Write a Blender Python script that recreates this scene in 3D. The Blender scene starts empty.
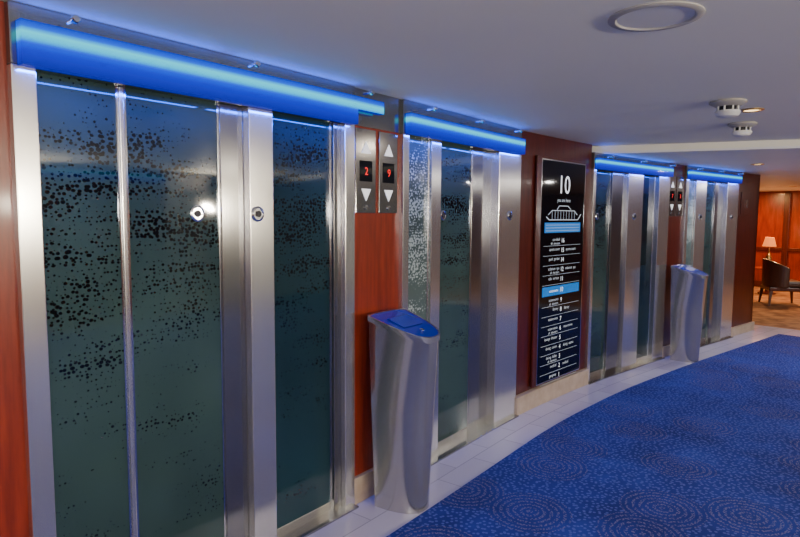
import bpy, bmesh, math, random
from mathutils import Vector, Matrix, Euler
random.seed(4)
col = bpy.context.scene.collection

# ---------------------------------------------------------------- plan curve
PTS=[(-1.21,2.05),(-.26,3.25),(.90,4.80),(1.77,5.75),(2.98,6.86),(4.35,8.03),(5.36,8.90)]
SEG=[];acc=0
for a,b in zip(PTS[:-1],PTS[1:]):
    L=math.hypot(b[0]-a[0],b[1]-a[1]); SEG.append((acc,L,a,b)); acc+=L
def P0(s):
    for i,(s0,L,a,b) in enumerate(SEG):
        if s<s0+L or i==len(SEG)-1:
            t=(s-s0)/L
            return Vector((a[0]+(b[0]-a[0])*t, a[1]+(b[1]-a[1])*t))
def P(s):
    v=Vector((0,0)); n=0
    for k in range(-6,7):
        v+=P0(s+k*0.08); n+=1
    return v/n
def T(s):
    return (P(s+.02)-P(s-.02)).normalized()
def N(s):
    t=T(s); return Vector((t.y,-t.x))
def W(s,o,z):
    p=P(s)+N(s)*o
    return Vector((p.x,p.y,z))
def FR(s,o,z):
    t=T(s); n=N(s); w=W(s,o,z)
    return Matrix(((t.x,0,n.x,w.x),(t.y,0,n.y,w.y),(0,1,0,w.z),(0,0,0,1)))

# ---------------------------------------------------------------- materials
def newmat(name):
    m=bpy.data.materials.new(name); m.use_nodes=True
    nt=m.node_tree; b=nt.nodes['Principled BSDF']
    return m,nt,b
def simple(name,c,rough=.5,metal=0,emis=None,es=0,coat=0,spec=None):
    m,nt,b=newmat(name)
    b.inputs['Base Color'].default_value=(*c,1); b.inputs['Roughness'].default_value=rough
    b.inputs['Metallic'].default_value=metal; b.inputs['Coat Weight'].default_value=coat
    if spec is not None: b.inputs['Specular IOR Level'].default_value=spec
    if emis: b.inputs['Emission Color'].default_value=(*emis,1); b.inputs['Emission Strength'].default_value=es
    return m
def nd(nt,t,**k):
    n=nt.nodes.new(t)
    for a,v in k.items(): setattr(n,a,v)
    return n
def mathn(nt,op,a,b=None,c=None):
    n=nd(nt,'ShaderNodeMath',operation=op)
    for i,v in enumerate((a,b,c)):
        if v is None: continue
        if isinstance(v,(int,float)): n.inputs[i].default_value=v
        else: nt.links.new(v,n.inputs[i])
    return n.outputs[0]
def mapped(nt,scale,src='UV'):
    tc=nd(nt,'ShaderNodeTexCoord'); mp=nd(nt,'ShaderNodeMapping')
    mp.inputs['Scale'].default_value=scale
    nt.links.new(tc.outputs[src],mp.inputs['Vector']); return mp.outputs[0]
def ramp(nt,fac,stops,interp='LINEAR'):
    r=nd(nt,'ShaderNodeValToRGB'); r.color_ramp.interpolation=interp
    e=r.color_ramp.elements
    e[0].position=stops[0][0]; e[0].color=(*stops[0][1],1)
    e[1].position=stops[-1][0]; e[1].color=(*stops[-1][1],1)
    for p,c in stops[1:-1]:
        x=e.new(p); x.color=(*c,1)
    nt.links.new(fac,r.inputs[0]); return r.outputs[0]
def noise(nt,vec,scale,detail=3,rough=.5):
    n=nd(nt,'ShaderNodeTexNoise'); n.inputs['Scale'].default_value=scale
    n.inputs['Detail'].default_value=detail; n.inputs['Roughness'].default_value=rough
    nt.links.new(vec,n.inputs['Vector']); return n.outputs[0]

def wood(name,c1,c2,c3):
    m,nt,b=newmat(name)
    v=mapped(nt,(14,1.1,14)); f=noise(nt,v,2.2,6,.6)
    nt.links.new(ramp(nt,f,[(.3,c1),(.52,c2),(.75,c3)]),b.inputs['Base Color'])
    b.inputs['Roughness'].default_value=.3; b.inputs['Coat Weight'].default_value=.12
    b.inputs['Coat Roughness'].default_value=.10
    return m
M_wood=wood('mahogany_veneer',(.13,.013,.004),(.22,.024,.007),(.30,.038,.010))
M_woodd=wood('dark_mahogany',(.040,.005,.003),(.075,.009,.004),(.115,.015,.006))
M_cream=simple('cream_wall_paint',(.28,.25,.22),.6)

def steel(name,base,rough,metal=1):
    m,nt,b=newmat(name)
    v=mapped(nt,(60,.5,60)); f=noise(nt,v,3,3,.5)
    nt.links.new(ramp(nt,f,[(.3,tuple(x*.93 for x in base)),(.7,base)]),b.inputs['Base Color'])
    b.inputs['Metallic'].default_value=metal
    r=nd(nt,'ShaderNodeMapRange'); nt.links.new(f,r.inputs[0])
    r.inputs[3].default_value=rough-.03; r.inputs[4].default_value=rough+.03
    nt.links.new(r.outputs[0],b.inputs['Roughness'])
    return m
M_steel=steel('brushed_stainless',(.76,.74,.70),.18,.88)
M_steeld=steel('brushed_stainless_dark',(.30,.295,.285),.15,.9)
M_steelb=steel('brushed_stainless_bin',(.60,.58,.55),.18,.84)

def dotglass(name,base,dot,lo=.46,hi=.72,rough=.12):
    m,nt,b=newmat(name)
    v=mapped(nt,(1,1.15,1))
    vo=nd(nt,'ShaderNodeTexVoronoi',feature='F1',voronoi_dimensions='2D'); vo.inputs['Scale'].default_value=54
    vo.inputs['Randomness'].default_value=.85
    nt.links.new(v,vo.inputs['Vector'])
    tc=nd(nt,'ShaderNodeTexCoord'); sx=nd(nt,'ShaderNodeSeparateXYZ'); nt.links.new(tc.outputs['UV'],sx.inputs[0])
    v2=mapped(nt,(1.3,5.0,1)); n1=noise(nt,v2,1.5,3,.65)
    up=ramp(nt,mathn(nt,'DIVIDE',sx.outputs[1],2.1),[(.0,(.40,.40,.40)),(.42,(.44,.44,.44)),(.60,(.53,.53,.53)),(.80,(.60,.60,.60)),(.90,(.52,.52,.52)),(.96,(.42,.42,.42))])
    dens=mathn(nt,'ADD',n1,mathn(nt,'SUBTRACT',up,.5))
    sc=nd(nt,'ShaderNodeSeparateColor'); nt.links.new(vo.outputs['Color'],sc.inputs[0])
    dens=mathn(nt,'ADD',dens,mathn(nt,'MULTIPLY',mathn(nt,'SUBTRACT',sc.outputs[1],.5),.16))
    mr=nd(nt,'ShaderNodeMapRange'); nt.links.new(dens,mr.inputs[0])
    mr.inputs[1].default_value=lo; mr.inputs[2].default_value=hi; mr.inputs[3].default_value=0; mr.inputs[4].default_value=.52
    d=mathn(nt,'LESS_THAN',vo.outputs['Distance'],mr.outputs[0])
    big=noise(nt,mapped(nt,(1,.7,1)),1.3,2)
    bc=ramp(nt,big,[(.3,tuple(x*.55 for x in base)),(.7,tuple(x*1.3 for x in base))])
    mx=nd(nt,'ShaderNodeMix',data_type='RGBA'); nt.links.new(d,mx.inputs[0]); nt.links.new(bc,mx.inputs[6])
    mx.inputs[7].default_value=(*dot,1)
    nt.links.new(mx.outputs[2],b.inputs['Base Color'])
    b.inputs['Roughness'].default_value=rough; b.inputs['Specular IOR Level'].default_value=.6
    return m
M_glass=dotglass('etched_teal_glass',(.035,.067,.065),(.003,.005,.006),rough=.04)
M_glassd=dotglass('etched_dark_glass',(.012,.036,.046),(.003,.005,.008),rough=.04)
M_glassl=dotglass('etched_pale_glass',(.08,.12,.12),(.36,.44,.44),.40,.66)

def glow(name,z0,z1,stops,strength):
    m,nt,b=newmat(name)
    tc=nd(nt,'ShaderNodeTexCoord'); sx=nd(nt,'ShaderNodeSeparateXYZ'); nt.links.new(tc.outputs['UV'],sx.inputs[0])
    mr=nd(nt,'ShaderNodeMapRange'); nt.links.new(sx.outputs[1],mr.inputs[0])
    mr.inputs[1].default_value=z0; mr.inputs[2].default_value=z1
    c=ramp(nt,mr.outputs[0],stops)
    nt.links.new(c,b.inputs['Emission Color']); b.inputs['Emission Strength'].default_value=strength
    b.inputs['Base Color'].default_value=(.0,.002,.05,1); b.inputs['Roughness'].default_value=.5
    b.inputs['Specular IOR Level'].default_value=.1
    return m
STOPS=[(0,(.0,.006,.30)),(.35,(.0,.015,.62)),(.5,(.0,.06,.9)),(.62,(.0,.66,1.0)),(.74,(.03,.80,1.0)),(.86,(.0,.10,.9)),(1,(0,.02,.5))]
ZA0,ZA1,ZC0,ZC1,ZB0,ZB1=2.065,2.205,2.07,2.185,2.04,2.14
M_glowA=glow('blue_lightbox',ZA0,ZA1,STOPS,1.35)
M_glowC=glow('blue_lightbox_mid',ZC0,ZC1,STOPS,1.35)
M_glowB=glow('blue_lightbox_low',ZB0,ZB1,STOPS,1.35)

m,nt,b=newmat('clear_fascia_glass'); M_clear=m
out=nt.nodes['Material Output']; nt.nodes.remove(b)
tr=nd(nt,'ShaderNodeBsdfTransparent'); tr.inputs[0].default_value=(.97,.99,1,1)
gl=nd(nt,'ShaderNodeBsdfGlossy'); gl.inputs['Roughness'].default_value=.02
lw=nd(nt,'ShaderNodeLayerWeight'); 
f=mathn(nt,'ADD',mathn(nt,'MULTIPLY',mathn(nt,'POWER',lw.outputs['Facing'],6),.15),.002)
mx=nd(nt,'ShaderNodeMixShader'); nt.links.new(f,mx.inputs[0]); nt.links.new(tr.outputs[0],mx.inputs[1]); nt.links.new(gl.outputs[0],mx.inputs[2])
nt.links.new(mx.outputs[0],out.inputs[0])

m,nt,b=newmat('ceiling_paint'); M_ceil=m
f=noise(nt,mapped(nt,(1,1,1),'Object'),.8,3)
nt.links.new(ramp(nt,f,[(.3,(.78,.77,.68)),(.7,(.82,.81,.72))]),b.inputs['Base Color']); b.inputs['Roughness'].default_value=.6
m,nt,b=newmat('pale_stone_tile'); M_tile=m
br=nd(nt,'ShaderNodeTexBrick'); nt.links.new(mapped(nt,(1,1,1)),br.inputs['Vector'])
br.inputs['Scale'].default_value=1; br.inputs['Brick Width'].default_value=.42; br.inputs['Row Height'].default_value=.20
br.inputs['Mortar Size'].default_value=.003; br.offset=.5
br.inputs['Color1'].default_value=(.46,.43,.50,1); br.inputs['Color2'].default_value=(.54,.51,.58,1); br.inputs['Mortar'].default_value=(.30,.29,.32,1)
nt.links.new(br.outputs[0],b.inputs['Base Color']); b.inputs['Roughness'].default_value=.2
m,nt,b=newmat('beige_stone'); M_beige=m
f=noise(nt,mapped(nt,(3,3,3)),3,4)
nt.links.new(ramp(nt,f,[(.3,(.38,.29,.21)),(.7,(.50,.41,.32))]),b.inputs['Base Color']); b.inputs['Roughness'].default_value=.3
# carpet
m,nt,b=newmat('patterned_blue_carpet'); M_carpet=m
v=mapped(nt,(1,1,1))
vo=nd(nt,'ShaderNodeTexVoronoi',feature='F1',voronoi_dimensions='2D'); vo.inputs['Scale'].default_value=1.7; vo.inputs['Randomness'].default_value=.75
nt.links.new(v,vo.inputs['Vector'])
rings=mathn(nt,'SINE',mathn(nt,'MULTIPLY',vo.outputs['Distance'],104))
rin=mathn(nt,'GREATER_THAN',rings,.0)
inside=mathn(nt,'LESS_THAN',vo.outputs['Distance'],.38)
sepc=nd(nt,'ShaderNodeSeparateColor'); nt.links.new(vo.outputs['Color'],sepc.inputs[0])
pick=mathn(nt,'GREATER_THAN',sepc.outputs[0],.25)
vd=nd(nt,'ShaderNodeTexVoronoi',feature='F1',voronoi_dimensions='2D'); vd.inputs['Scale'].default_value=72; vd.inputs['Randomness'].default_value=.9
nt.links.new(v,vd.inputs['Vector'])
dots=mathn(nt,'LESS_THAN',vd.outputs['Distance'],.36)
mask=mathn(nt,'MULTIPLY',mathn(nt,'MULTIPLY',mathn(nt,'MULTIPLY',rin,inside),pick),dots)
vs=nd(nt,'ShaderNodeTexVoronoi',feature='F1',voronoi_dimensions='2D'); vs.inputs['Scale'].default_value=34
nt.links.new(v,vs.inputs['Vector'])
sp=mathn(nt,'LESS_THAN',vs.outputs['Distance'],.27)
outm=mathn(nt,'MULTIPLY',sp,mathn(nt,'SUBTRACT',1,mathn(nt,'MULTIPLY',inside,pick)))
f=noise(nt,v,1.2,4,.7)
bc=ramp(nt,f,[(.3,(.014,.021,.125)),(.55,(.023,.040,.225)),(.75,(.036,.070,.33))])
m1=nd(nt,'ShaderNodeMix',data_type='RGBA'); nt.links.new(mathn(nt,'MULTIPLY',mask,.38),m1.inputs[0]); nt.links.new(bc,m1.inputs[6]); m1.inputs[7].default_value=(.34,.29,.32,1)
m2=nd(nt,'ShaderNodeMix',data_type='RGBA'); nt.links.new(mathn(nt,'MULTIPLY',outm,.46),m2.inputs[0]); nt.links.new(m1.outputs[2],m2.inputs[6]); m2.inputs[7].default_value=(.15,.18,.45,1)
nt.links.new(m2.outputs[2],b.inputs['Base Color']); b.inputs['Roughness'].default_value=.95; b.inputs['Specular IOR Level'].default_value=.1
bp=nd(nt,'ShaderNodeBump'); bp.inputs['Strength'].default_value=.4; bp.inputs['Distance'].default_value=.004
nt.links.new(noise(nt,v,260,2),bp.inputs['Height']); nt.links.new(bp.outputs[0],b.inputs['Normal'])
m,nt,b=newmat('russet_carpet'); M_rug=m
f=noise(nt,mapped(nt,(1,1,1),'Object'),5,4)
nt.links.new(ramp(nt,f,[(.35,(.16,.06,.025)),(.65,(.36,.18,.08))]),b.inputs['Base Color']); b.inputs['Roughness'].default_value=.9

M_black=simple('black_glass',(.003,.004,.007),.05,spec=.3)
M_dark=simple('dark_metal',(.03,.03,.035),.35,.6)
M_white=simple('white_graphic',(.8,.85,.9),.5,emis=(.85,.92,1),es=.9)
M_arrow=simple('arrow_lens',(.8,.8,.8),.4,emis=(1,1,1),es=.7)
M_grey=simple('grey_graphic',(.5,.55,.6),.5,emis=(.6,.7,.8),es=.45)
M_blue=simple('blue_graphic',(.0,.08,.30),.4,emis=(.0,.18,.60),es=.7)
M_red=simple('red_display',(.3,.01,.01),.4,emis=(1,.005,.002),es=1.6)
M_plast=simple('white_plastic',(.7,.7,.68),.4)
M_chrome=simple('chrome',(.8,.8,.8),.12,1)
M_lamp=simple('lamp_lens',(1,.9,.7),.4,emis=(1,.62,.22),es=4)
M_shade=simple('lamp_shade',(.5,.18,.05),.7,emis=(1,.24,.03),es=1.0)
M_leather=simple('brown_leather',(.06,.02,.012),.35,coat=.2)
M_brass=simple('brass',(.6,.4,.15),.3,1)
M_greym=simple('grille_grey',(.42,.40,.37),.6)
M_opal=simple('bright_trim',(.75,.76,.78),.5)
M_lid=simple('gloss_lid',(.008,.030,.36),.08,.35)

# ---------------------------------------------------------------- geometry helpers
def obj_from(name,verts,faces,mat,parent=None,uvf=None,smooth=False,bevel=0,merge=False):
    me=bpy.data.meshes.new(name); me.from_pydata([tuple(v) for v in verts],[],faces)
    uv=me.uv_layers.new(name='UVMap')
    for p in me.polygons:
        for li in p.loop_indices:
            vi=me.loops[li].vertex_index
            uv.data[li].uv = uvf(p.index,vi,p) if uvf else (me.vertices[vi].co.x,me.vertices[vi].co.z)
    if mat: me.materials.append(mat)
    if smooth:
        for p in me.polygons: p.use_smooth=True
    bm=bmesh.new(); bm.from_mesh(me)
    if merge: bmesh.ops.remove_doubles(bm,verts=bm.verts,dist=1e-5)
    bmesh.ops.recalc_face_normals(bm,faces=bm.faces); bm.to_mesh(me); bm.free()
    ob=bpy.data.objects.new(name,me); col.objects.link(ob)
    if parent is not None: put(ob,parent)
    if bevel:
        bv=ob.modifiers.new('bevel','BEVEL'); bv.width=bevel; bv.segments=2; bv.limit_method='ANGLE'
    return ob
def put(ob,parent):
    ob.parent=parent; ob.matrix_parent_inverse=Matrix.Translation(-Vector(parent.location))
def empty(name,loc):
    e=bpy.data.objects.new(name,None); e.empty_display_size=.1; e.location=loc; col.objects.link(e); return e
def strip(name,s0,s1,o0,o1,z0,z1,mat,parent=None,bevel=0,step=.15):
    n=max(1,math.ceil((s1-s0)/step)); V=[];I=[]
    for i in range(n+1):
        s=s0+(s1-s0)*i/n
        for o,z in ((o0,z0),(o1,z0),(o1,z1),(o0,z1)):
            V.append(W(s,o,z)); I.append((s,o,z))
    Fc=[];K=[]
    for i in range(n):
        a=4*i;b_=a+4
        for k,kind in ((0,'h'),(1,'v'),(2,'h'),(3,'v')):
            k2=(k+1)%4
            Fc.append((a+k,a+k2,b_+k2,b_+k)); K.append(kind)
    Fc.append((3,2,1,0));K.append('c'); e=4*n; Fc.append((e,e+1,e+2,e+3));K.append('c')
    def uvf(fi,vi,p):
        s,o,z=I[vi]; k=K[fi]
        return (s,o) if k=='h' else ((s,z) if k=='v' else (o,z))
    return obj_from(name,V,Fc,mat,parent,uvf,bevel=bevel)
def lbox(name,F,x0,x1,y0,y1,z0,z1,mat,parent=None,bevel=0):
    c=[(x,y,z) for x in (x0,x1) for y in (y0,y1) for z in (z0,z1)]
    Fc=[(0,1,3,2),(4,6,7,5),(0,4,5,1),(2,3,7,6),(0,2,6,4),(1,5,7,3)]
    def uvf(fi,vi,p): 
        x,y,z=c[vi]; return (x+z,y)
    return obj_from(name,[F@Vector(v) for v in c],Fc,mat,parent,uvf,bevel=bevel)
def lpoly(name,F,pts,z0,z1,mat,parent=None):
    n=len(pts)
    V=[F@Vector((x,y,z0)) for x,y in pts]+[F@Vector((x,y,z1)) for x,y in pts]
    Fc=[tuple(range(n)),tuple(range(2*n-1,n-1,-1))]+[(i,(i+1)%n,n+(i+1)%n,n+i) for i in range(n)]
    return obj_from(name,V,Fc,mat,parent)
def lathe(name,prof,M,mat,parent=None,seg=40,smooth=True):
    V=[];Fc=[]
    for r,z in prof:
        for j in range(seg):
            a=2*math.pi*j/seg; V.append(M@Vector((r*math.cos(a),r*math.sin(a),z)))
    for i in range(len(prof)-1):
        for j in range(seg):
            k=(j+1)%seg; Fc.append((i*seg+j,i*seg+k,(i+1)*seg+k,(i+1)*seg+j))
    ob=obj_from(name,V,Fc,mat,parent,smooth=smooth,merge=True)
    if smooth:
        md=ob.modifiers.new('es','EDGE_SPLIT'); md.split_angle=math.radians(35)
    return ob
def text(name,body,size,F,x,y,mat,parent,align='CENTER',z=.001):
    cu=bpy.data.curves.new(name+'_c','FONT'); cu.body=body; cu.size=size; cu.align_x=align; cu.align_y='CENTER'; cu.resolution_u=3
    t=bpy.data.objects.new(name+'_t',cu); col.objects.link(t)
    bpy.context.view_layer.update()
    me=bpy.data.meshes.new_from_object(t.evaluated_get(bpy.context.evaluated_depsgraph_get()))
    bpy.data.objects.remove(t); me.name=name
    me.transform(F@Matrix.Translation((x,y,z)))
    me.materials.clear(); me.materials.append(mat)
    ob=bpy.data.objects.new(name,me); col.objects.link(ob); put(ob,parent); return ob

CN=2.265   # near ceiling height
CF=2.195   # far ceiling height

# ---------------------------------------------------------------- room shell
strip('floor',-4,9.6,-.4,6.5,-.06,0,M_tile,step=.3)
strip('carpet',-3.95,9.0,.38,6.3,0,.012,M_carpet,step=.2)
A1=Vector((1.45,6.05)); dr=Vector((.93,-.37)); nr=Vector((.37,.93))
def slab(name,pts,z0,z1,mat):
    n=len(pts); V=[(p[0],p[1],z0) for p in pts]+[(p[0],p[1],z1) for p in pts]
    Fc=[tuple(range(n)),tuple(range(n,2*n))]+[(i,(i+1)%n,n+(i+1)%n,n+i) for i in range(n)]
    return obj_from(name,V,Fc,mat)
a=A1-dr*3; b2=A1+dr*14
slab('ceiling',[(-9,8.5),(-9,-9),(14,-9),(b2.x,b2.y),(a.x,a.y)],CN,CN+.12,M_ceil)
c1=A1-dr*3; c2=A1+dr*14
slab('ceiling_lowered',[(c1.x,c1.y),(c2.x,c2.y),(22,6),(22,20),(-1.3,20)],CF,CF+.22,M_ceil)
t0=A1+dr*.35
q=[t0-nr*.015,t0+dr*9-nr*.015,t0+dr*9,t0]
slab('trim_1',[(v.x,v.y) for v in q],CF-.004,CF+.015,M_opal)

strip('wall_left',-4,9.1,-.40,-.14,0,2.25,M_woodd,step=.2)
wl=empty('wall_panelling',W(-1,0,0))
strip('panel_1',-4,-.075,-.14,0,.0,CN-.002,M_wood,wl)
strip('panel_2',1.53,1.95,-.14,0,.15,2.07,M_wood,wl)
strip('panel_head_2',1.53,1.95,-.14,.01,2.07,CN-.002,M_steeld,wl)
strip('panel_3',3.47,4.75,-.14,0,.15,CN-.002,M_woodd,wl)
strip('panel_4',6.38,6.79,-.14,0,.12,CF-.002,M_woodd,wl)
strip('panel_5',8.30,9.1,-.14,0,.12,CF-.002,M_woodd,wl)
bb=empty('baseboard_left',W(4,0,0))
strip('base_a',1.53,1.95,-.13,.025,0,.15,M_beige,bb,.004)
strip('base_b',3.47,4.75,-.13,.045,0,.15,M_beige,bb,.004)
strip('base_c',6.38,6.79,-.13,.025,0,.12,M_beige,bb,.004)
strip('base_d',8.30,9.12,-.13,.03,0,.12,M_beige,bb,.004)
# opposite wall of the lobby
strip('wall_right',-4,6.5,6.5,6.7,0,2.25,M_cream,step=.3)
for i,(s0,s1) in enumerate(((-3.6,-2.0),(-1.0,.1),(.8,1.6),(2.4,5.4))):
    e=empty('wood_wall_panel' ,W(s0,6.45,0))
    strip('veneer',s0,s1,6.46,6.495,.0,2.03,M_woodd,e)
    strip('added_lightbox',s0,s1,6.42,6.495,2.06,2.20,M_glowA,e)  # unseen glowing strip added for reflections in the door glass
slab('wall_back',[tuple(W(-4,-.4,0).xy),tuple(W(-4,6.7,0).xy),tuple(W(-4.2,6.7,0).xy),tuple(W(-4.2,-.4,0).xy)],0,2.25,M_woodd)

# ---------------------------------------------------------------- elevators
def badge(parent,s,o,z=1.60):
    F=FR(s,o,z)
    lathe('key_escutcheon',[(.0,.0),(.034,.0),(.034,.006),(.026,.010),(.026,.006),(.0,.006)],F,M_chrome,parent,24)
    lathe('key_core',[(.0,.006),(.014,.006),(.014,.012),(.0,.012)],F,M_dark,parent,16)
def elevator(parts,s0,s1,zt,glowm,badges,glow_rng,ztop,fasc):
    e=empty('elevator',W((s0+s1)/2,0,0))
    strip('shaft_backing',s0,s1,-.138,-.11,0,zt,M_dark,e)
    for i,p in enumerate(parts):
        a,b,o,kind=p
        mt={'g':M_glass,'d':M_glassd,'l':M_glassl,'s':M_steel,'k':M_steeld}[kind]
        nm={'g':'door_glass','d':'side_glass','l':'side_glass','s':'steel_stile','k':'steel_jamb'}[kind]
        if kind in 'gdl':
            strip(nm,a,b,o-.02,o,.06,zt-.0,mt,e)
            strip('bottom_rail',a,b,-.11,o+.006,0,.06,M_steel,e,.002)
            strip('edge_bead',a,a+.008,o-.01,o+.006,.06,zt,M_chrome,e)
            strip('edge_bead',b-.008,b,o-.01,o+.006,.06,zt,M_chrome,e)
        else:
            strip(nm,a,b,-.11,o,0,zt,mt,e,.004)
    strip('sill',s0,s1,-.10,.06,0,.012,M_steeld,e,.002)
    strip('header',s0,s1,-.138,.03,zt,ztop,M_steeld,e,.003)
    g0,g1=glow_rng
    strip('light_box',s0+.02,s1-.02,.03,.07,g0,g1,glowm,e)
    # added blue spill lamps: one below the box grazing doors, one above washing soffit
    for dz,dirz,pw in ((-.008,-1,5.0),(g1-g0+.008,1,.55)):
        for q_ in (.25,.75):
            s=s0+(s1-s0)*q_
            ld=bpy.data.lights.new('added_spill_lamp','AREA'); ld.shape='RECTANGLE'; ld.size=(s1-s0)/2-.05; ld.size_y=.03
            ld.energy=pw; ld.color=(.0,.10,1)
            lo=bpy.data.objects.new('added_spill_lamp',ld); col.objects.link(lo)
            t=T(s); n=N(s)
            zax=Vector((0,0,-dirz)); xax=Vector((t.x,t.y,0)); yax=zax.cross(xax)
            R3=Matrix((xax,yax,zax)).transposed().to_4x4()
            lo.matrix_world=Matrix.Translation(W(s,.055,g0+dz))@R3
            lo.parent=e; lo.matrix_parent_inverse=Matrix.Translation(-Vector(e.location))
    f0,f1=fasc
    strip('fascia_glass',f0,f1,.105,.113,g0-.005,ztop-.006,M_clear,e)
    n=3
    for k in range(n):
        s=f0+.16+(f1-f0-.32)*k/(n-1)
        lathe('standoff_bolt',[(0,-.05),(.006,-.05),(.006,.0),(.014,.0),(.014,.012),(.010,.016),(0,.016)],FR(s,.113,ztop-.035),M_chrome,e,16)
    for s,o in badges: badge(e,s,o)
    return e
e1=elevator([(-.075,0,.03,'s'),(0,.305,-.05,'g'),(.305,.325,-.035,'s'),(.325,.74,-.045,'g'),(.74,.86,-.03,'k'),(.86,.995,.012,'s'),
          (.995,1.40,-.03,'d'),(1.40,1.455,.0,'k'),(1.455,1.53,.03,'s')],-.075,1.53,2.07,M_glowA,[(.63,-.045),(.90,.012)],(ZA0,ZA1),CN-.003,(-.07,1.72))
strip('light_tube_end',1.51,1.72,.03,.07,ZA0+.075,ZA1,M_glowA,e1)
elevator([(1.95,2.01,.03,'s'),(2.01,2.29,-.03,'l'),(2.29,2.40,-.0,'s'),(2.40,2.86,-.05,'g'),(2.86,3.13,-.04,'k'),(3.13,3.47,.03,'s')],
         1.95,3.47,2.07,M_glowC,[(2.50,-.05),(3.30,.03)],(ZC0,ZC1),CN-.003,(1.98,3.45))
elevator([(4.75,4.80,.03,'s'),(4.80,5.21,-.05,'g'),(5.21,5.48,-.02,'k'),(5.48,5.80,.012,'s'),(5.80,6.13,-.03,'d'),(6.13,6.38,.03,'s')],
         4.75,6.38,2.045,M_glowB,[(4.98,-.05),(5.62,.012)],(ZB0,ZB1),CF-.002,(4.78,6.45))
elevator([(6.79,6.86,.03,'s'),(6.86,7.12,-.03,'l'),(7.12,7.40,.0,'s'),(7.40,7.72,-.05,'g'),(7.72,7.95,-.03,'k'),(7.95,8.30,.03,'s')],
         6.79,8.30,2.045,M_glowB,[(7.25,.0),(8.1,.03)],(ZB0,ZB1),CF-.002,(6.82,8.32))

# ---------------------------------------------------------------- call panels
def callpanel(sc,digits,M_plate):
    e=empty('elevator_call_panel',W(sc,0,1.85))
    for k,dx in enumerate((-.098,.098)):
        F=FR(sc+dx,.001,1.835)
        lbox('face_plate',F,-.083,.083,-.225,.225,0,.008,M_plate,e,.002)
        lbox('display_bezel',F,-.05,.05,-.055,.055,.008,.011,M_black,e)
        text('display_digit',digits[k],.06,F,0,-.002,M_red,e,z=.0125)
        for sg,nm in ((1,'up_arrow'),(-1,'down_arrow')):
            y=.125*sg
            lpoly(nm,F,[(-.038,y-.03*sg),(.038,y-.03*sg),(0,y+.035*sg)],.008,.0115,M_arrow,e)
        lathe('call_button',[(0,.008),(.013,.008),(.013,.014),(.0,.015)],F@Matrix.Translation((0,-.195,0)),M_chrome,e,16)
callpanel(1.74,'29',M_steeld)
callpanel(6.585,'73',M_steeld)

# ---------------------------------------------------------------- deck directory
sg=empty('deck_directory_sign',W(4.16,.03,1.1))
F=FR(4.17,.0,-.01)
lbox('back_plate',F,-.43,.43,.18,2.10,.012,.03,M_woodd,sg,.004)
lbox('sign_glass',F,-.385,.385,.20,2.07,.03,.045,M_black,sg,.002)
for x0,x1,y0,y1 in ((-.392,-.383,.195,2.075),(.383,.392,.195,2.075),(-.392,.392,.193,.202),(-.392,.392,2.068,2.077)):
    lbox('lit_edge',F,x0,x1,y0,y1,.03,.048,M_chrome,sg)
Z=.0465
text('floor_number','10',.22,F,0,1.87,M_white,sg,z=Z)
text('floor_caption','you are here',.045,F,0,1.745,M_grey,sg,z=Z)
for pts in ([(-.30,1.60),(-.25,1.575),(.27,1.575),(.33,1.625),(.322,1.63),(.265,1.582),(-.245,1.582),(-.293,1.606)],
            [(-.27,1.62),(-.2,1.66),(.2,1.66),(.26,1.62),(.25,1.62),(.197,1.654),(-.197,1.654),(-.26,1.62)],
            [(-.12,1.665),(-.08,1.70),(.08,1.70),(.14,1.665),(.13,1.665),(.077,1.694),(-.077,1.694),(-.11,1.665)]):
    lpoly('ship_diagram',F,pts,.045,.0465,M_grey,sg)
for i in range(9): lbox('ship_rib',F,-.2+.05*i,-.197+.05*i,1.582,1.655,.045,.0463,M_grey,sg)
lbox('map_band',F,-.32,.32,1.47,1.555,.045,.0462,M_blue,sg)
for i in range(3): lbox('map_line',F,-.30,.30,1.485+.024*i,1.488+.024*i,.0462,.0467,M_grey,sg)
names=[('16','sun deck'),('15','sports court'),('14','pool  garden'),('12','solarium  spa'),('11','cafe  terrace'),('10','staterooms'),
       ('9','staterooms'),('8','library'),('7','staterooms'),('6','staterooms'),('5','lounge  theater'),('4','dining  casino'),('3','dining  lobby'),('2','medical'),('1','gangway')]
y=1.40
for i,(n,t) in enumerate(names):
    if n=='10':
        y-=.012
        lbox('current_floor_band',F,-.33,.33,y-.04,y+.04,.045,.0462,M_blue,sg)
        text('row_number',n,.06,F,0,y,M_white,sg,z=.047); text('row_text',t,.034,F,-.06,y,M_white,sg,'RIGHT',z=.047)
        y-=.09; continue
    text('row_number',n,.055,F,0,y,M_white,sg,z=Z)
    text('row_text',t,.036,F,-.05,y+.012,M_grey,sg,'RIGHT',z=Z)
    if i%2: text('row_text',t,.036,F,.06,y+.006,M_grey,sg,'LEFT',z=Z)
    if i%3==0: text('row_text','aft  elevators',.03,F,-.05,y-.022,M_grey,sg,'RIGHT',z=Z)
    lbox('row_rule',F,-.33,.33,y-.042,y-.040,.045,.0462,M_grey,sg)
    y-=.083

pl=empty('wall_plaque',W(8.6,0,1.75)); F=FR(8.6,0,1.78)
lbox('plate',F,-.14,.14,-.16,.16,0.001,.012,M_woodd,pl,.003)
text('plaque_mark','10',.16,F,0,0,M_steel,pl,z=.014)

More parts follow.
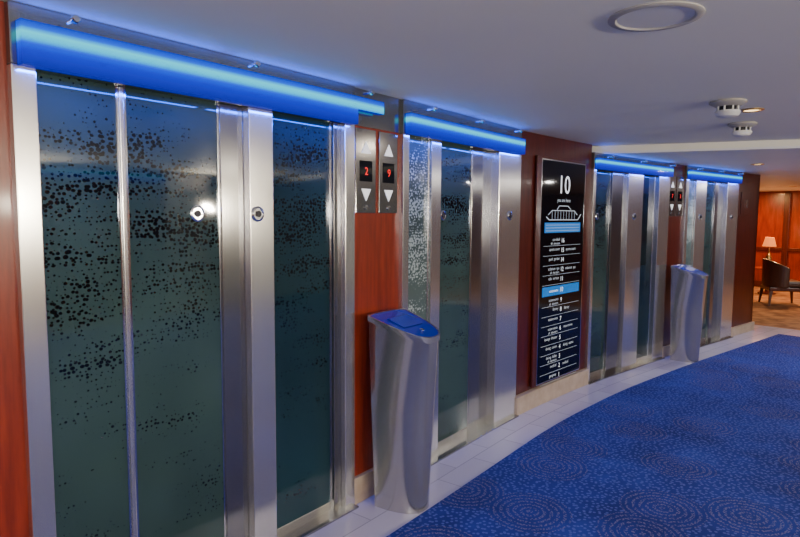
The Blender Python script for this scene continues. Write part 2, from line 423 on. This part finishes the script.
# ---------------------------------------------------------------- trash bins
def bin_(sc,o):
    e=empty('trash_bin',W(sc,o+.1,0))
    F=FR(sc,o,0)
    def ring(w,d,h0,h1,z0=0.0,inset=0):
        pts=[]
        n=28
        for i in range(n+1):
            a=math.pi*i/n
            x=(w-inset)*math.copysign(abs(math.cos(a))**.75,math.cos(a)); z=z0+inset+(d-2*inset)*abs(math.sin(a))**.9
            pts.append((x,z))
        for k in (-.6,-.2,.2,.6):
            pts.append(((w-inset)*k,z0+inset-.02))
        out=[]
        for x,z in pts:
            t=max(0,min(1,(z-z0)/d)); out.append(Vector((x,h0+(h1-h0)*t,z)))
        return out
    TB,TF=1.065,.965
    levels=[(.130,.245,.0,.0,.025),(.133,.252,.12,.12,.022),(.145,.285,.55,.55,.01),(.158,.318,TB-.035,TF-.035,0),(.163,.328,TB-.03,TF-.03,-.003),(.163,.328,TB,TF,-.003)]
    V=[];n=None
    for w,d,h0,h1,z0 in levels:
        r=ring(w,d,h0,h1,z0); n=len(r); V+=[F@p for p in r]
    Fc=[]
    for i in range(len(levels)-1):
        for j in range(n):
            k=(j+1)%n; Fc.append((i*n+j,i*n+k,(i+1)*n+k,(i+1)*n+j))
    Fc.append(tuple(range(n)))
    ob=obj_from('body',V,Fc,M_steelb,e,lambda fi,vi,p:((vi%n)*.02,(vi//n)*.25),smooth=True)
    md=ob.modifiers.new('es','EDGE_SPLIT'); md.split_angle=math.radians(50)
    r1=ring(.163,.328,TB,TF,-.003); r2=ring(.163,.328,TB,TF,-.003,.009); r3=[p-Vector((0,.005,0)) for p in r2]
    V=[F@p for p in r1+r2+r3]; Fc=[]
    for i in range(2):
        for j in range(n):
            k=(j+1)%n; Fc.append((i*n+j,i*n+k,(i+1)*n+k,(i+1)*n+j))
    obj_from('rim',V,Fc,M_chrome,e)
    obj_from('lid',[F@p for p in r3],[tuple(range(n))],M_lid,e)
    ang=math.atan2(TB-TF,.328)
    L=F@Matrix.Translation((0,(TB+TF)/2-.005+.001,.162))@Matrix.Rotation(ang,4,'X')
    lbox('flap',L,-.085,.085,0,.004,-.10,.02,M_lid,e,.002)
    Ld=L@Matrix.Translation((0,.001,.08))@Matrix.Rotation(-math.pi/2,4,'X')
    lathe('lid_button',[(0,0),(.014,0),(.014,.006),(0,.007)],Ld,M_chrome,e,16)
bin_(1.73,.09)
bin_(6.50,.10)

# ---------------------------------------------------------------- ceiling fittings
DN=Matrix.Rotation(math.pi,4,'X')
def at(x,y,z): return Matrix.Translation((x,y,z))@DN
sx_,sy_=.845,2.10
e=empty('ceiling_speaker',(sx_,sy_,CN))
lathe('trim_ring',[(0.12,0),(.15,0),(.15,.004),(.143,.008),(.126,.008),(.121,.003),(.12,.0)],at(sx_,sy_,CN),M_greym,e,64)
lathe('grille',[(.122,0.0),(.122,.003),(0,.003)],at(sx_,sy_,CN),M_plast,e,48)
def detector(x,y,z,k):
    e=empty('smoke_detector',(x,y,z))
    lathe('mount',[(.085*k,0),(.09*k,.012),(.06*k,.03),(.05*k,.03),(0,.03)],at(x,y,z),M_greym,e)
    lathe('neck',[(.04*k,.03),(.04*k,.055)],at(x,y,z),M_dark,e)
    lathe('head',[(.0,.053),(.06*k,.055),(.062*k,.066),(.05*k,.085),(.03*k,.092),(0,.094)],at(x,y,z),M_plast,e)
    for i in range(8):
        a=i*math.pi/4
        lbox('vent_rib',at(x+.05*k*math.cos(a),y+.05*k*math.sin(a),z-.03),-.004,.004,-.004,.004,0,.03,M_plast,e)
detector(1.88,3.58,CN,1.1); detector(2.42,4.40,CN,1.05)
def downlight(x,y,z,power,colr=(1,.86,.68),lit=True):
    e=empty('recessed_downlight',(x,y,z))
    lathe('bezel',[(.045,0),(.07,0),(.07,.004),(.062,.008),(.048,.008),(.045,.002)],at(x,y,z),M_brass,e)
    lathe('lens',[(.046,0),(.046,.004),(0,.004)],at(x,y,z),M_lamp,e,24)
    ld=bpy.data.lights.new('downlight_lamp','AREA'); ld.shape='DISK'; ld.size=.12; ld.energy=power; ld.color=colr
    lo=bpy.data.objects.new('downlight_lamp',ld); col.objects.link(lo); lo.location=(x,y,z-.03); put(lo,e)
for s,o,p in ((-2.5,2.0,8),(-.8,3.6,11),(1.0,4.6,12),(4.75,4.6,14),(-2,5,10)):  # out-of-view downlights added for ambient light and a steel highlight
    w=W(s,o,CN); downlight(w.x,w.y,CN,p,(1,.93,.84))
downlight(2.17,3.85,CN,8)
for x,y,p in ((3.99,6.9,12),(6.3,6.8,22),(7.2,8.6,22),(5.1,5.6,14)):
    downlight(x,y,CF,p,(1,.95,.88))
# unseen sconces added on the opposite wall to brighten the ceiling
for s in (-3.5,-1.4,.45,1.9,6.1):
    w=W(s,6.36,1.75); e=empty('added_sconce',w)
    F=FR(s,6.45,1.68)
    Fi=F@Matrix.Rotation(math.pi,4,'Y')
    lbox('back_plate',Fi,-.06,.06,-.1,.1,-.045,.012,M_brass,e,.003)
    V=[];n=14
    for r,yy in ((.03,-.08),(.12,.05),(.12,.07)):
        for i in range(n+1):
            a=math.pi*i/n; V.append(Fi@Vector((r*math.cos(a),yy,.012+r*math.sin(a))))
    Fc=[]
    for i in range(2):
        for j in range(n): Fc.append((i*(n+1)+j,i*(n+1)+j+1,(i+1)*(n+1)+j+1,(i+1)*(n+1)+j))
    obj_from('bowl',V,Fc,M_plast,e)
    ld=bpy.data.lights.new('added_sconce_lamp','AREA'); ld.shape='DISK'; ld.size=.2; ld.energy=100; ld.color=(1,.88,.68)
    lo=bpy.data.objects.new('added_sconce_lamp',ld); col.objects.link(lo); lo.location=W(s,6.2,1.70)
    n3=N(s); lo.rotation_euler=Vector((-n3.x*.9,-n3.y*.9,1.05)).to_track_quat('-Z','Y').to_euler(); put(lo,e)

# ---------------------------------------------------------------- lounge beyond
slab('floor_lounge',[tuple(W(9.6,-5,0).xy),tuple(W(9.6,6.5,0).xy),tuple(W(18,6.5,0).xy),tuple(W(18,-5,0).xy)],-.06,0,M_rug)
slab('wall_far',[tuple(W(15.2,-5,0).xy),tuple(W(15.2,6.5,0).xy),tuple(W(15.4,6.5,0).xy),tuple(W(15.4,-5,0).xy)],0,CF,M_wood)
slab('wall_return',[tuple(W(9.1,-5,0).xy),tuple(W(9.1,-.0,0).xy),tuple(W(8.98,-.0,0).xy),tuple(W(8.98,-5,0).xy)],0.0,CF,M_woodd)
slab('wall_lounge_left',[tuple(W(9.1,-5.1,0).xy),tuple(W(15.3,-5.1,0).xy),tuple(W(15.3,-5.3,0).xy),tuple(W(9.1,-5.3,0).xy)],0,CF,M_wood)
Wm=W(15.19,-1.5,0); tt=N(15.2); nn=-T(15.2)
Fp=Matrix(((tt.x,0,nn.x,Wm.x),(tt.y,0,nn.y,Wm.y),(0,1,0,0),(0,0,0,1)))
mo=empty('wall_moulding',Wm)
for k in range(-3,6):
    lbox('pilaster',Fp,k*.8-.06,k*.8+.06,0.1,2.15,0,.05,M_woodd,mo,.006)
lbox('dado_rail',Fp,-3,5,.85,.92,0,.035,M_woodd,mo,.004); lbox('skirting',Fp,-3,5,0,.14,0,.03,M_woodd,mo)
def armchair(x,y,rot):
    e=empty('armchair',(x,y,0))
    B=Matrix.Translation((x,y,0))@Matrix.Rotation(rot,4,'Z')@Matrix.Rotation(math.pi/2,4,'X')
    lbox('seat_frame',B,-.29,.29,.27,.34,-.28,.28,M_woodd,e,.012)
    lbox('seat_cushion',B,-.26,.26,.34,.46,-.24,.27,M_leather,e,.04)
    for sx in (-1,1):
        for sz in (-1,1):
            V=[];r0=.014;r1=.026
            for r,yy,off in ((r0,0,.03),(r1,.28,0)):
                for a,b3 in ((-1,-1),(1,-1),(1,1),(-1,1)):
                    V.append(B@Vector((sx*(.26+off)+a*r,yy,sz*(.245+off)+b3*r)))
            obj_from('leg',V,[(0,1,2,3),(4,5,6,7),(0,1,5,4),(1,2,6,5),(2,3,7,6),(3,0,4,7)],M_woodd,e)
    V=[];Fc=[];n=24
    for i in range(n+1):
        a=math.pi*(1.08*i/n-.04)
        t=abs(i/n-.5)*2
        top=.84-.20*max(0,t-.25)**1.2
        for rr,yy in ((.29,.34),(.345,.34),(.36,top),(.31,top)):
            V.append(B@Vector((rr*math.cos(a),yy,-.02-rr*.85*math.sin(a))))
    for i in range(n):
        for k in range(4):
            Fc.append((4*i+k,4*i+(k+1)%4,4*i+4+(k+1)%4,4*i+4+k))
    Fc+= [(0,1,2,3),(4*n,4*n+1,4*n+2,4*n+3)]
    obj_from('wrap_back',V,Fc,M_leather,e,bevel=.012)
armchair(7.05,11.2,math.radians(75)); armchair(8.5,11.7,math.radians(-60))
def tlamp(x,y):
    e=empty('side_table',(x,y,0)); M=Matrix.Translation((x,y,0))
    lathe('pedestal',[(.17,0),(.17,.02),(.04,.05),(.03,.3),(.04,.52)],M,M_woodd,e)
    lathe('table_top',[(0,.52),(.27,.52),(.28,.535),(.27,.55),(0,.55)],M,M_wood,e)
    e=empty('table_lamp',(x,y,.55))
    lathe('lamp_base',[(0,.55),(.08,.55),(.08,.57),(.03,.6),(.055,.68),(.06,.76),(.03,.84),(.012,.88),(.012,.98),(0,.98)],M,M_brass,e)
    lathe('lamp_shade',[(.13,1.0),(.08,1.19)],M,M_shade,e)
    ld=bpy.data.lights.new('lamp_bulb','POINT'); ld.energy=16; ld.color=(1,.5,.18); ld.shadow_soft_size=.05
    lo=bpy.data.objects.new('lamp_bulb',ld); col.objects.link(lo); lo.location=(x,y,1.26); put(lo,e)
tlamp(7.75,12.8)
for x,y in ((7.4,11.6),(9.4,12.6),(7.6,13.4)):
    downlight(x,y,CF,60,(1,.52,.20))

# ---------------------------------------------------------------- camera flash, world
ld=bpy.data.lights.new('camera_flash','POINT'); ld.energy=36; ld.color=(1,.98,.95); ld.shadow_soft_size=.06
lo=bpy.data.objects.new('camera_flash',ld); col.objects.link(lo); lo.location=(.06,-.05,1.64)

w=bpy.data.worlds.new('world'); bpy.context.scene.world=w; w.use_nodes=True
bg=w.node_tree.nodes['Background']; bg.inputs[0].default_value=(1,.97,.92,1); bg.inputs[1].default_value=.15

cam=bpy.data.cameras.new('camera'); co=bpy.data.objects.new('camera',cam); col.objects.link(co)
cam.sensor_width=36; cam.lens=36*610/800; cam.clip_start=.05
R=Euler((math.radians(90-5.01),0,0)).to_matrix()@Matrix.Rotation(math.radians(.4),3,'Z')
co.matrix_world=Matrix.Translation((0,0,1.6))@R.to_4x4()
bpy.context.scene.camera=co
